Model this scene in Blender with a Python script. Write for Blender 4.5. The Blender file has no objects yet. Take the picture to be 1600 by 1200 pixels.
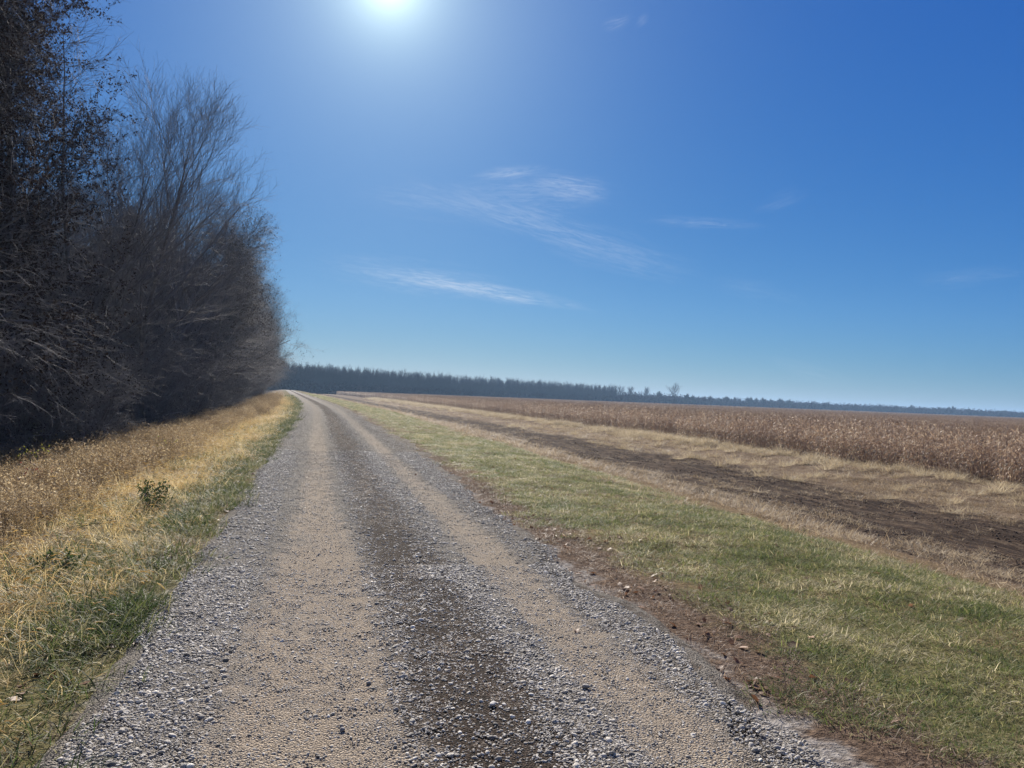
import bpy, math, random
import numpy as np
from mathutils import Vector, Matrix
random.seed(7)
RNG = np.random.default_rng(11)
S = bpy.context.scene
COL = S.collection
R = math.radians

# ------------------------------------------------------------------ camera
YAW, PITCH, ROLL, FPX = R(14.009), R(0.906), R(2.319), 1200.0
cam = bpy.data.cameras.new('camera'); camo = bpy.data.objects.new('camera', cam); COL.objects.link(camo)
f = Vector((math.sin(YAW)*math.cos(PITCH), math.cos(YAW)*math.cos(PITCH), math.sin(PITCH)))
r = f.cross(Vector((0, 0, 1))).normalized(); u = r.cross(f)
r2 = r*math.cos(ROLL) + u*math.sin(ROLL); u2 = u*math.cos(ROLL) - r*math.sin(ROLL)
camo.matrix_world = Matrix(((r2.x, u2.x, -f.x, 0), (r2.y, u2.y, -f.y, 0), (r2.z, u2.z, -f.z, 1.6), (0, 0, 0, 1)))
cam.sensor_width = 36; cam.lens = 36*FPX/1600; cam.clip_start = 0.05; cam.clip_end = 20000
S.camera = camo
S.render.resolution_x = 1024; S.render.resolution_y = 768

# ------------------------------------------------------------------ light
SUN_AZ, SUN_EL = R(3.6), R(28.0)
sun = bpy.data.lights.new('sun', 'SUN'); sun.energy = 5.0; sun.angle = R(0.5); sun.color = (1.0, 0.93, 0.83)
suno = bpy.data.objects.new('sun', sun); COL.objects.link(suno)
sd = Vector((math.sin(SUN_AZ)*math.cos(SUN_EL), math.cos(SUN_AZ)*math.cos(SUN_EL), math.sin(SUN_EL)))
suno.rotation_euler = sd.to_track_quat('Z', 'Y').to_euler()
S.view_settings.view_transform = 'Standard'; S.view_settings.look = 'None'
EXPO = 1.05
S.view_settings.exposure = EXPO; S.view_settings.gamma = 1; S.view_settings.use_curve_mapping = False
S.render.engine = 'CYCLES'
S.cycles.max_bounces = 5; S.cycles.transparent_max_bounces = 6; S.cycles.volume_bounces = 0

# ------------------------------------------------------------------ node helper
class NT:
    def __init__(s, tree): s.t = tree; s.n = tree.nodes; s.l = tree.links
    def node(s, typ, ins=None, **kw):
        nd = s.n.new(typ)
        for k, v in kw.items(): setattr(nd, k, v)
        if ins:
            for k, v in ins.items(): s.put(nd.inputs[k], v)
        return nd
    def put(s, sock, v):
        if isinstance(v, bpy.types.NodeSocket): s.l.new(v, sock)
        elif v is not None: sock.default_value = v
    def m(s, op, a, b=None, c=None, clamp=False):
        nd = s.n.new('ShaderNodeMath'); nd.operation = op; nd.use_clamp = clamp
        s.put(nd.inputs[0], a)
        if b is not None: s.put(nd.inputs[1], b)
        if c is not None: s.put(nd.inputs[2], c)
        return nd.outputs[0]
    def v(s, op, a, b=None):
        nd = s.n.new('ShaderNodeVectorMath'); nd.operation = op
        s.put(nd.inputs[0], a)
        if b is not None: s.put(nd.inputs[1], b)
        return nd.outputs['Value'] if op in ('LENGTH', 'DOT_PRODUCT') else nd.outputs[0]
    def mix(s, fac, a, b):
        nd = s.n.new('ShaderNodeMix'); nd.data_type = 'RGBA'
        s.put(nd.inputs[0], fac)
        for i, x in ((6, a), (7, b)):
            s.put(nd.inputs[i], (*x, 1) if isinstance(x, tuple) and len(x) == 3 else x)
        return nd.outputs[2]
    def noise(s, vec, scale, detail=3, rough=.55, dist=0):
        nd = s.n.new('ShaderNodeTexNoise'); s.put(nd.inputs['Vector'], vec)
        nd.inputs['Scale'].default_value = scale; nd.inputs['Detail'].default_value = detail
        nd.inputs['Roughness'].default_value = rough; nd.inputs['Distortion'].default_value = dist
        return nd.outputs[0]
    def ss(s, x, a, b, lo=0., hi=1.):
        nd = s.n.new('ShaderNodeMapRange'); nd.interpolation_type = 'SMOOTHSTEP'
        s.put(nd.inputs[0], x); nd.inputs[1].default_value = a; nd.inputs[2].default_value = b
        nd.inputs[3].default_value = lo; nd.inputs[4].default_value = hi
        return nd.outputs[0]
    def band(s, x, a, b, w):
        return s.m('MULTIPLY', s.ss(x, a-w, a+w), s.ss(x, b-w, b+w, 1., 0.))
    def ramp(s, fac, stops):
        nd = s.n.new('ShaderNodeValToRGB'); s.put(nd.inputs[0], fac); e = nd.color_ramp.elements
        while len(e) < len(stops): e.new(.5)
        for el, (p, c) in zip(e, stops): el.position = p; el.color = (*c, 1)
        return nd.outputs[0]

def newmat(name):
    m = bpy.data.materials.new(name); m.use_nodes = True; m.node_tree.nodes.clear()
    return m, NT(m.node_tree)
def finish(t, shader, disp=None):
    o = t.n.new('ShaderNodeOutputMaterial'); t.l.new(shader, o.inputs[0])
def bsdf(t, color, rough=.8, normal=None, spec=.3):
    b = t.n.new('ShaderNodeBsdfPrincipled')
    t.put(b.inputs['Base Color'], (*color, 1) if isinstance(color, tuple) else color)
    t.put(b.inputs['Roughness'], rough); b.inputs['Specular IOR Level'].default_value = spec
    if normal is not None: t.l.new(normal, b.inputs['Normal'])
    return b.outputs[0]

# ------------------------------------------------------------------ world: sky with thin cirrus
w = bpy.data.worlds.new('World'); S.world = w; w.use_nodes = True; w.node_tree.nodes.clear()
t = NT(w.node_tree)
sky = t.node('ShaderNodeTexSky', sky_type='NISHITA', sun_disc=False, sun_elevation=SUN_EL, sun_rotation=SUN_AZ,
             air_density=0.6, dust_density=0.06, ozone_density=3.0, altitude=0)
tc = t.n.new('ShaderNodeTexCoord').outputs['Generated']
# deep clear autumn blue: contrast curve per channel on the physical sky, plus the bright air round the sun
sep = t.node('ShaderNodeSeparateXYZ', {0: sky.outputs[0]})
theta = t.m('MULTIPLY', t.m('ARCCOSINE', t.m('MINIMUM', t.v('DOT_PRODUCT', tc, tuple(sd)), .99999)), 180/math.pi)
aur = t.m('ADD', t.m('EXPONENT', t.m('DIVIDE', theta, -8.0)), t.m('MULTIPLY', t.m('EXPONENT', t.m('DIVIDE', theta, -1.5)), 3.0))
ch = []
for i, (g_, a_, b_) in enumerate(((.764, 1.386, .451), (.660, .844, .532), (.712, .336, .427))):
    p_ = t.m('MULTIPLY', t.m('POWER', t.m('MULTIPLY', sep.outputs[i], .075), a_), g_)
    ch.append(t.m('ADD', p_, t.m('MULTIPLY', aur, b_*.95)))
skyc = t.node('ShaderNodeCombineXYZ', {0: ch[0], 1: ch[1], 2: ch[2]}).outputs[0]
# unseen sky away from the sun is mixed paler, for less blue fill light
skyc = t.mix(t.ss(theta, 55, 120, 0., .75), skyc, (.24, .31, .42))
# dustier air low down takes a little of the blue
_hz = t.ss(t.node('ShaderNodeSeparateXYZ', {0: tc}).outputs[2], .0, .13, 1., 0.)
skyc = t.v('MULTIPLY', skyc, t.mix(_hz, (1, 1, 1), (.80, .85, .79)))
sx = t.node('ShaderNodeSeparateXYZ', {0: tc})
az = t.m('ARCTAN2', sx.outputs[0], sx.outputs[1]); el = t.m('ARCSINE', sx.outputs[2])
ae = t.node('ShaderNodeCombineXYZ', {0: az, 1: el}).outputs[0]
def pix2ae(x, y):
    d = f*FPX + r2*(x-800) + u2*(600-y); d.normalize()
    return math.atan2(d.x, d.y), math.asin(d.z)
# (ends of each wisp in the sky, half width, strength)
wisps = [((590, 424), (905, 480), .011, .62, 1), ((740, 276), (850, 262), .008, .40, 0), ((840, 283), (945, 302), .016, .50, 2),
         ((700, 300), (960, 300), .028, .20, 3), ((640, 285), (1060, 415), .022, .27, 5), ((1010, 343), (1190, 352), .008, .22, 4),
         ((1180, 330), (1260, 300), .010, .11, 6), ((1110, 440), (1260, 470), .012, .08, 7), ((1430, 440), (1600, 425), .010, .12, 8),
         ((1200, 560), (1330, 600), .010, .10, 9), ((940, 45), (985, 28), .008, .22, 10), ((995, 40), (1015, 25), .007, .18, 11),
         ((500, 412), (800, 452), .022, .24, 12), ((560, 300), (760, 330), .02, .14, 13), ((860, 380), (1080, 430), .02, .12, 14)]
tot = None
for (a, b_, hw, st, sd_) in wisps:
    a0, e0 = pix2ae(*a); a1, e1 = pix2ae(*b_)
    cx, cy = (a0+a1)/2, (e0+e1)/2; L = math.hypot(a1-a0, e1-e0)/2; ang = math.atan2(e1-e0, a1-a0)
    d = t.v('SUBTRACT', ae, (cx, cy, 0))
    xx = t.v('DOT_PRODUCT', d, (math.cos(ang)/L, math.sin(ang)/L, 0))
    yy = t.v('DOT_PRODUCT', d, (-math.sin(ang)/hw, math.cos(ang)/hw, 0))
    q = t.node('ShaderNodeCombineXYZ', {0: t.m('MULTIPLY', xx, L*16), 1: t.m('MULTIPLY', yy, hw*130), 2: float(sd_)*3.1}).outputs[0]
    n = t.noise(q, 1.9, 6, .68, .9)
    n2 = t.m('MULTIPLY', t.m('SUBTRACT', t.noise(q, .9, 3, .5, 0), .5), 1.6)
    yy = t.m('ADD', yy, n2)
    rr = t.m('SQRT', t.m('ADD', t.m('MULTIPLY', xx, xx), t.m('MULTIPLY', yy, yy)))
    mk = t.m('MULTIPLY', t.ss(rr, 0.0, 1.3, 1., 0.), t.ss(n, .34, .74, 0.10, 1.1))
    mk = t.m('MULTIPLY', mk, st*.85)
    tot = mk if tot is None else t.m('ADD', tot, mk)
cl = t.m('MULTIPLY', tot, 1.0, clamp=True)
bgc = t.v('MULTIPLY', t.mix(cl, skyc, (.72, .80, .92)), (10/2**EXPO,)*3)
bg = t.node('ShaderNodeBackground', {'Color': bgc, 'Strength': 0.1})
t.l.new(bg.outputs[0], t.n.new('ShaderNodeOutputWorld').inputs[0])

# ------------------------------------------------------------------ small numpy tools
def vnoise(x, y, seed=0):
    x = np.asarray(x, float); y = np.asarray(y, float)
    xi = np.floor(x).astype(np.int64); yi = np.floor(y).astype(np.int64); fx = x-xi; fy = y-yi
    def h(a, b):
        n = (a*374761393 + b*668265263 + seed*974634541) & 0x7fffffff
        n = ((n ^ (n >> 13))*1274126177) & 0x7fffffff
        return ((n ^ (n >> 16)) & 0xffff)/65535.
    fx = fx*fx*(3-2*fx); fy = fy*fy*(3-2*fy)
    return (h(xi, yi)*(1-fx)+h(xi+1, yi)*fx)*(1-fy) + (h(xi, yi+1)*(1-fx)+h(xi+1, yi+1)*fx)*fy
def fbm(x, y, seed=0, o=3):
    s = 0; a = .5; tot = 0
    for i in range(o): s = s+a*vnoise(x*2**i, y*2**i, seed+i); tot += a; a *= .5
    return s/tot
def mesh_np(name, V, F, mat, attrs=None, smooth=False, matidx=None):
    V = np.ascontiguousarray(V, dtype=np.float32); me = bpy.data.meshes.new(name)
    Fs = [np.asarray(x, np.int32) for x in (F if isinstance(F, list) else [F]) if len(x)]
    me.vertices.add(len(V)); me.vertices.foreach_set('co', V.ravel())
    loops = np.concatenate([x.ravel() for x in Fs]); tot = np.concatenate([np.full(len(x), x.shape[1]) for x in Fs])
    me.loops.add(len(loops)); me.loops.foreach_set('vertex_index', loops)
    me.polygons.add(len(tot)); st = np.concatenate([[0], np.cumsum(tot)[:-1]])
    me.polygons.foreach_set('loop_start', st.astype(np.int32)); me.polygons.foreach_set('loop_total', tot.astype(np.int32))
    for m in (mat if isinstance(mat, list) else [mat]): me.materials.append(m)
    if matidx is not None: me.polygons.foreach_set('material_index', np.asarray(matidx, np.int32))
    me.update(calc_edges=True)
    if attrs:
        for k, v in attrs.items():
            at = me.attributes.new(k, 'FLOAT', 'POINT'); at.data.foreach_set('value', np.asarray(v, np.float32))
    if smooth: me.polygons.foreach_set('use_smooth', np.ones(len(tot), bool))
    return me
def link(name, me, parent=None):
    o = bpy.data.objects.new(name, me); COL.objects.link(o)
    if parent: o.parent = parent
    return o
def tag(o, label, cat=None, group=None, kind=None):
    if label: o['label'] = label
    if cat: o['category'] = cat
    if group: o['group'] = group
    if kind: o['kind'] = kind
    return o
class Acc:
    def __init__(s): s.V = []; s.F = []; s.A = []; s.M = []; s.n = 0
    def add(s, V, F, a, mi=0):
        s.V.append(V); s.F.append(np.asarray(F)+s.n); s.A.append(np.broadcast_to(a, (len(V),))); s.M.append(np.full(len(F), mi)); s.n += len(V)
    def mesh(s, name, mat, smooth=False):
        return mesh_np(name, np.concatenate(s.V), s.F, mat, {'rnd': np.concatenate(s.A)}, smooth, np.concatenate(s.M))
def norm(a): return a/np.maximum(np.linalg.norm(a, axis=-1, keepdims=True), 1e-9)
def tubes(P, Rr, sides=3):
    N, K, _ = P.shape
    T = norm(np.gradient(P, axis=1)); ref = np.where(np.abs(T[..., 2:3]) > .9, [1., 0, 0], [0, 0, 1.])
    A = norm(np.cross(T, ref)); B = np.cross(T, A)
    th = np.arange(sides)*2*math.pi/sides
    ring = P[:, :, None]+Rr[:, :, None, None]*(A[:, :, None]*np.cos(th)[:, None]+B[:, :, None]*np.sin(th)[:, None])
    V = ring.reshape(-1, 3); b = (np.arange(N)[:, None]*K+np.arange(K-1))[..., None]*sides
    j = np.arange(sides); j2 = (j+1) % sides
    F = np.stack([b+j, b+j2, b+sides+j2, b+sides+j], -1).reshape(-1, 4)
    return V, F
def strips(P, W, side):
    """ribbons: P[N,K,3], W[N,K], side[N,3] or [N,K,3]"""
    N, K, _ = P.shape
    if side.ndim == 2: side = side[:, None]
    V = np.stack([P-side*W[..., None], P+side*W[..., None]], 2).reshape(-1, 3)
    b = (np.arange(N)[:, None]*K+np.arange(K-1)).ravel()*2
    return V, np.stack([b, b+1, b+3, b+2], -1)

# ------------------------------------------------------------------ the lie of the land
def xc(y):
    y = np.asarray(y, float)
    return -.0455*(np.sqrt((y-62)**2+300)+(y-62))/2 - np.maximum(y-430, 0)*.12 + .0455*2.2*np.exp(-np.maximum(y, 0)/40)*.4
PU = [-900, -30, -12, -9, -6.5, -3.6, -2.2, -1.2, -.9, 2.4, 3.2, 5.2, 6.3, 8, 11, 15, 19, 26, 30, 33, 900]
PZ = [-1.3, -1.3, -1.35, -1.2, -.85, -.32, -.12, -.03, 0, 0, -.01, -.05, -.14, -.42, -1.05, -1.72, -2.0, -1.92, -1.82, -1.9, -1.9]
def prof(u): return np.interp(u, PU, PZ)
def zrut(u):   # wheel ruts and crown in the gravel
    return -.022*np.exp(-((u-.02)/.26)**2) - .022*np.exp(-((u-1.76)/.24)**2) + .014*np.exp(-((u-.95)/.35)**2)+.012*np.exp(-((u+.75)/.2)**2)+.012*np.exp(-((u-2.3)/.2)**2)
def zg(x, y):
    u = x-xc(y); z = prof(u)
    rough = np.clip((np.abs(u-.7)-1.7)/1.2, 0, 1)
    z = z+rough*((fbm(x*1.3, y*1.3, 3)-.5)*.09+(fbm(x*.25, y*.25, 5)-.5)*.22*np.clip((np.abs(u)-5)/6, 0, 1))
    rid = np.exp(-((u-29.5)/2.2)**2); z = z+rid*(.15+.35*(fbm(x*.5, y*.35, 8)-.3))
    fld = np.clip((u-17)/3, 0, 1)*np.clip((31-u)/3, 0, 1)
    z = z+fld*(fbm(x*.8, y*.5, 9)-.5)*.22
    return z
def zroad(x, y):
    return zg(x, y)+zrut(x-xc(y))+.024+(fbm(x*9, y*9, 30)-.5)*.014+(fbm(x*1.5, y*.5, 31)-.5)*.03

def grid(xs, ys, zf, uoff=False):
    Y, X = np.meshgrid(ys, xs, indexing='ij')
    if uoff: X = X+xc(Y)
    U = X-xc(Y); Z = zf(X, Y)
    V = np.stack([X, Y, Z], -1).reshape(-1, 3); nx, ny = len(xs), len(ys)
    b = (np.arange(ny-1)[:, None]*nx+np.arange(nx-1)).ravel()
    return V, np.stack([b, b+1, b+nx+1, b+nx], -1), U.ravel()
def steps(a, b, s0, g):
    o = [a]; s = s0
    while o[-1] < b: o.append(o[-1]+s); s *= g
    return o

# ---- materials for the land
def ground_mat():
    m, t = newmat('ground_soil_and_turf')
    u = t.node('ShaderNodeAttribute', attribute_name='u').outputs['Fac']
    P = t.n.new('ShaderNodeNewGeometry').outputs['Position']
    n1 = t.noise(P, .35, 4); n2 = t.noise(P, 2.5, 5, .65); n3 = t.noise(P, 22, 4, .7)
    st = t.v('MULTIPLY', P, (1.0, .30, 1.0)); n4 = t.noise(st, .9, 5, .65)
    uj = t.m('ADD', u, t.m('MULTIPLY', t.m('SUBTRACT', n4, .5), 3.0))
    uk = t.m('ADD', u, t.m('MULTIPLY', t.m('SUBTRACT', n2, .5), 1.1))
    fine = t.ss(n3, .3, .7)
    straw = t.mix(fine, (.10, .066, .038), (.27, .20, .115))
    field = t.mix(fine, (.09, .065, .045), (.25, .19, .125))
    field = t.mix(t.ss(n2, .45, .65), field, t.mix(fine, (.07, .045, .032), (.15, .10, .068)))
    green = t.mix(fine, (.055, .052, .022), (.19, .17, .08))
    green = t.mix(t.ss(n1, .45, .62), green, straw)
    dark = t.mix(t.ss(n3, .38, .70), (.018, .013, .010), (.080, .056, .042))
    n5 = t.noise(t.v('MULTIPLY', P, (1.0, .22, 1.0)), 2.6, 5, .7)
    brown = t.mix(fine, (.05, .034, .025), (.17, .12, .085))
    litter = t.mix(fine, (.03, .022, .016), (.09, .06, .04))
    c = t.mix(t.ss(uk, -8.4, -6.5), litter, straw)
    c = t.mix(t.ss(uk, -2.9, -2.0), c, green)
    c = t.mix(t.band(uk, 2.0, 3.05, .25), c, brown)
    c = t.mix(t.ss(uk, 5.9, 7.3), c, straw)
    c = t.mix(t.m('MULTIPLY', t.band(uj, 8.5, 24, 1.2), t.ss(n2, .30, .55, .5, 1.)), c, brown)
    c = t.mix(t.ss(uj, 16, 19), c, field)
    c = t.mix(t.m('MULTIPLY', t.band(uj, 9.5, 23.6, .8), t.ss(n2, .38, .58, .35, .9)), c, t.mix(fine, (.035, .024, .018), (.13, .09, .062)))
    c = t.mix(t.m('MULTIPLY', t.band(uj, 14.4, 22.8, 1.1), t.ss(n5, .40, .56, .22, 1.)), c, dark)
    c = t.mix(t.m('MULTIPLY', t.band(uj, 10.2, 14.8, .8), t.ss(n5, .42, .55)), c, dark)
    c = t.mix(t.ss(u, 32.5, 34.5), c, (.09, .062, .042))
    gv = t.mix(fine, (.13, .115, .10), (.34, .315, .29))
    c = t.mix(t.band(uk, -.95, 2.45, .12), c, gv)
    bmp = t.node('ShaderNodeBump', {'Strength': .9, 'Distance': .05, 'Height': t.m('ADD', n3, t.m('MULTIPLY', n2, 1.2))})
    finish(t, bsdf(t, c, 1., bmp.outputs[0], .02)); return m
def road_mat():
    m, t = newmat('crushed_gravel')
    u0 = t.node('ShaderNodeAttribute', attribute_name='u').outputs['Fac']
    P = t.n.new('ShaderNodeNewGeometry').outputs['Position']
    n1 = t.noise(t.v('MULTIPLY', P, (1, .25, 1)), 1.1, 4, .6); n2 = t.noise(P, 5, 5, .7); n3 = t.noise(P, 110, 3, .8)
    n6 = t.noise(P, 16, 4, .75); n7 = t.noise(t.v('MULTIPLY', P, (1, .4, 1)), 2.6, 4, .7)
    u = t.m('ADD', u0, t.m('MULTIPLY', t.m('SUBTRACT', n2, .5), .55))
    u = t.m('ADD', u, t.m('MULTIPLY', t.m('SUBTRACT', n6, .5), .45))
    u = t.m('ADD', u, t.m('MULTIPLY', t.m('SUBTRACT', n1, .5), .35))
    vo = t.node('ShaderNodeTexVoronoi', {'Vector': P, 'Scale': 92.}); vd, vc = vo.outputs['Distance'], vo.outputs['Color']
    vs = t.node('ShaderNodeSeparateXYZ', {0: vc}); g = vs.outputs[0]
    vo2 = t.node('ShaderNodeTexVoronoi', {'Vector': P, 'Scale': 52.}); g2 = t.node('ShaderNodeSeparateXYZ', {0: vo2.outputs['Color']}).outputs[0]
    stone = t.ramp(g, [(0, (.19, .175, .155)), (.35, (.41, .38, .34)), (.75, (.60, .56, .50)), (1, (.80, .76, .69))])
    fines = t.mix(t.ss(n3, .35, .65), (.21, .168, .125), (.53, .44, .34))
    fines = t.mix(t.ss(n2, .35, .7, 0., .6), fines, (.34, .275, .21))
    soil = t.mix(t.ss(n3, .3, .7), (.034, .023, .017), (.098, .066, .048))
    Yp = t.node('ShaderNodeSeparateXYZ', {0: P}).outputs[1]      # the dust is broad where cars pull away and narrows further on
    nw = t.ss(Yp, 4.5, 13, 1., 2.0)
    ul = t.m('MULTIPLY', t.m('SUBTRACT', u, .07), nw); ur = t.m('MULTIPLY', t.m('SUBTRACT', u, 1.74), t.ss(Yp, 4.5, 13, 1., 1.35))
    trk = t.m('MAXIMUM', t.band(ul, -.46, .44, .17), t.m('MULTIPLY', t.band(ur, -.25, .25, .12), .95))
    trk = t.m('MULTIPLY', trk, t.ss(Yp, 14, 45, 1., .45))
    trk = t.m('MULTIPLY', trk, t.ss(n7, .30, .52, .55, 1.))
    mid = t.m('MULTIPLY', t.band(u, .56, 1.20, .15), t.ss(n7, .32, .52, .68, 1.))
    cover = t.m('SUBTRACT', .93, t.m('MULTIPLY', trk, .50))
    cover = t.m('SUBTRACT', cover, t.m('MULTIPLY', mid, .28))
    isst = t.ss(t.m('SUBTRACT', cover, g2), -.06, .06)
    isst = t.m('MULTIPLY', isst, t.ss(vd, .0085, .0055))
    base = t.mix(trk, (.31, .28, .245), fines)
    base = t.mix(mid, base, soil)
    c = t.mix(t.m('MULTIPLY', isst, t.ss(trk, 0, 1, 1., .65)), base, stone)
    c = t.mix(t.m('MULTIPLY', mid, t.ss(t.m('ADD', n1, t.m('MULTIPLY', t.m('SUBTRACT', n2, .5), .7)), .34, .54, .45, 1.)), c, soil)
    rb = t.m('MULTIPLY', t.band(u, 2.05, 2.9, .15), t.ss(n2, .45, .6))
    c = t.mix(t.m('MULTIPLY', rb, .7), c, (.085, .058, .042))
    h = t.m('SUBTRACT', t.m('MULTIPLY', isst, .8), t.m('MULTIPLY', vd, 30.))
    h = t.m('ADD', h, t.m('MULTIPLY', n3, .5))
    bmp = t.node('ShaderNodeBump', {'Strength': t.ss(trk, 0, 1, .9, .75), 'Distance': .006, 'Height': h})
    bm2 = t.node('ShaderNodeBump', {'Strength': .35, 'Distance': .04, 'Height': n2, 'Normal': bmp.outputs[0]})
    finish(t, bsdf(t, c, .95, bm2.outputs[0], .10)); return m

def leafy(name, stops, trans=.45, rough=.6, nscale=.6, namp=.6, spec=.25):
    """thin leaf material: colour runs along stops with per-piece random value and a patchy position noise"""
    m, t = newmat(name)
    rn = t.node('ShaderNodeAttribute', attribute_name='rnd').outputs['Fac']
    oi = t.n.new('ShaderNodeObjectInfo').outputs['Random']
    P = t.n.new('ShaderNodeNewGeometry').outputs['Position']
    n = t.m('MULTIPLY', t.m('SUBTRACT', t.noise(P, nscale, 3), .5), 2.2*namp)
    x = t.m('ADD', t.m('ADD', t.m('MULTIPLY', rn, .6), t.m('MULTIPLY', oi, .4)), n, clamp=True)
    c = t.ramp(x, stops)
    tr = t.node('ShaderNodeBsdfTranslucent', {'Color': c}).outputs[0]
    mx = t.node('ShaderNodeMixShader', {0: trans, 1: bsdf(t, c, rough, None, spec), 2: tr})
    finish(t, mx.outputs[0]); return m
def bark(name, a, b, rough=.6, spec=.3):
    m, t = newmat(name)
    P = t.n.new('ShaderNodeTexCoord').outputs['Object']
    rn = t.node('ShaderNodeAttribute', attribute_name='rnd').outputs['Fac']
    n = t.noise(t.v('MULTIPLY', P, (3, 3, .8)), 5, 4, .7)
    x = t.m('ADD', t.m('MULTIPLY', n, .7), t.m('MULTIPLY', rn, .4), clamp=True)
    bmp = t.node('ShaderNodeBump', {'Strength': .7, 'Distance': .02, 'Height': n})
    finish(t, bsdf(t, t.mix(x, a, b), rough, bmp.outputs[0], spec)); return m
def stone_mat():
    m, t = newmat('limestone_chips')
    oi = t.n.new('ShaderNodeObjectInfo').outputs['Random']
    n = t.noise(t.n.new('ShaderNodeTexCoord').outputs['Object'], 2.5, 4, .7)
    c = t.ramp(oi, [(0, (.13, .12, .105)), (.15, (.30, .275, .24)), (.6, (.50, .46, .40)), (.88, (.66, .61, .53)), (1, (.82, .78, .70))])
    c = t.mix(t.ss(n, .4, .75, 0, .5), c, (.28, .225, .17))
    finish(t, bsdf(t, c, .7, t.node('ShaderNodeBump', {'Strength': .5, 'Distance': .1, 'Height': n}).outputs[0], .3)); return m

M_ground, M_road, M_stone = ground_mat(), road_mat(), stone_mat()
M_turf = leafy('turf_blades', [(0, (.055, .085, .024)), (.40, (.118, .158, .042)), (.57, (.22, .22, .08)), (.76, (.42, .36, .19)), (1, (.68, .60, .40))], .5, nscale=.9)
M_verge = leafy('verge_blades', [(0, (.030, .055, .018)), (.45, (.070, .10, .032)), (.75, (.15, .15, .06)), (1, (.46, .40, .24))], .45, nscale=1.2)
M_straw = leafy('dry_straw', [(0, (.13, .085, .05)), (.4, (.26, .19, .115)), (.7, (.42, .33, .21)), (1, (.58, .48, .33))], .4, nscale=.9)
M_pale = leafy('pale_long_grass', [(0, (.20, .15, .09)), (.4, (.40, .32, .20)), (1, (.66, .57, .40))], .45, nscale=.5)
M_gold = leafy('golden_foxtail', [(0, (.24, .165, .07)), (.4, (.54, .40, .175)), (.75, (.78, .62, .32)), (1, (.88, .79, .52))], .5, namp=.6, nscale=1.3)
M_weed = leafy('dead_weeds', [(0, (.12, .085, .05)), (.4, (.31, .225, .13)), (.7, (.50, .39, .235)), (1, (.72, .61, .41))], .45)
M_rust = leafy('rusty_dead_grass', [(0, (.075, .048, .034)), (.5, (.19, .125, .085)), (1, (.40, .30, .21))], .35)
M_leaf = leafy('fallen_oak_leaves', [(0, (.09, .045, .025)), (.5, (.20, .10, .055)), (.85, (.34, .21, .13)), (1, (.42, .22, .11))], .3, namp=.2)
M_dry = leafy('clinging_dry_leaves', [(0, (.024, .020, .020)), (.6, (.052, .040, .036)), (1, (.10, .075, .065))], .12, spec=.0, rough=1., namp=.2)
M_corn = leafy('dry_corn_leaves', [(0, (.15, .092, .065)), (.42, (.29, .195, .13)), (.75, (.46, .335, .225)), (1, (.74, .62, .45))], .38, namp=.35, nscale=.12)
M_cob = leafy('corn_husk', [(0, (.40, .31, .20)), (1, (.66, .58, .44))], .15)
M_bark = bark('grey_bark', (.07, .065, .065), (.16, .15, .14), .8, .15)
M_twig = bark('grey_twigs', (.098, .096, .104), (.205, .20, .205), .75, .12)
M_farbark = bark('far_bark', (.032, .030, .030), (.075, .070, .066), .95, .03)
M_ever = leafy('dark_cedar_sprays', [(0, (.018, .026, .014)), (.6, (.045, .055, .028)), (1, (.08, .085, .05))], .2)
M_yel = leafy('yellow_green_leaves', [(0, (.16, .17, .03)), (.6, (.33, .33, .06)), (1, (.50, .46, .12))], .5, namp=.1)
M_red = leafy('dull_red_leaves', [(0, (.12, .035, .03)), (1, (.26, .10, .07))], .4, namp=.1)
M_weedgreen = leafy('weed_green', [(0, (.022, .040, .015)), (1, (.07, .10, .035))], .45, namp=.1)

# ---- ground sheet and road
xs = sorted(set([-v for v in steps(9.5, 4200, .5, 1.12)][::-1] + list(np.arange(-9.25, 8, .22)) + list(np.arange(8, 36, .4)) + steps(36, 4200, .6, 1.12)))
ys = sorted(set([-v for v in steps(4, 3000, 1, 1.3)][::-1] + list(np.arange(-3.5, 24, .25)) + steps(24, 4200, .27, 1.028)))
V, F, U = grid(np.array(xs), np.array(ys), zg)
under = (U > -.9) & (U < 2.35) & (V[:, 1] > -3)
V[under, 2] -= .03
gnd = link('ground', mesh_np('ground', V, F, M_ground, {'u': U}, True)); tag(gnd, 'grassy levee shoulder falling to a strip of dark bare soil and dry stubble', kind='structure')
us = np.arange(-1.5, 3.12, .07); ys = np.array(steps(-3, 700, .12, 1.006))
V, F, U = grid(us, ys, zroad, True)
y = V[:, 1]; wr = np.interp(y, [0, 11, 17, 40, 700], [2.20, 2.34, 2.80, 2.62, 2.6])+(fbm(y*.9, y*0+3, 21)-.5)*.7; wl = -.93+(fbm(y*1.1, y*0+9, 22)-.5)*.28
e = np.minimum(wr-U, U-wl); V[:, 2] += np.clip(e*.35, -.12, 0)
rd = link('gravel_road', mesh_np('gravel_road', V, F, M_road, {'u': U}, True)); tag(rd, 'pale gravel farm road with two tan wheel tracks and a dark centre strip', kind='structure')

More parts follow.
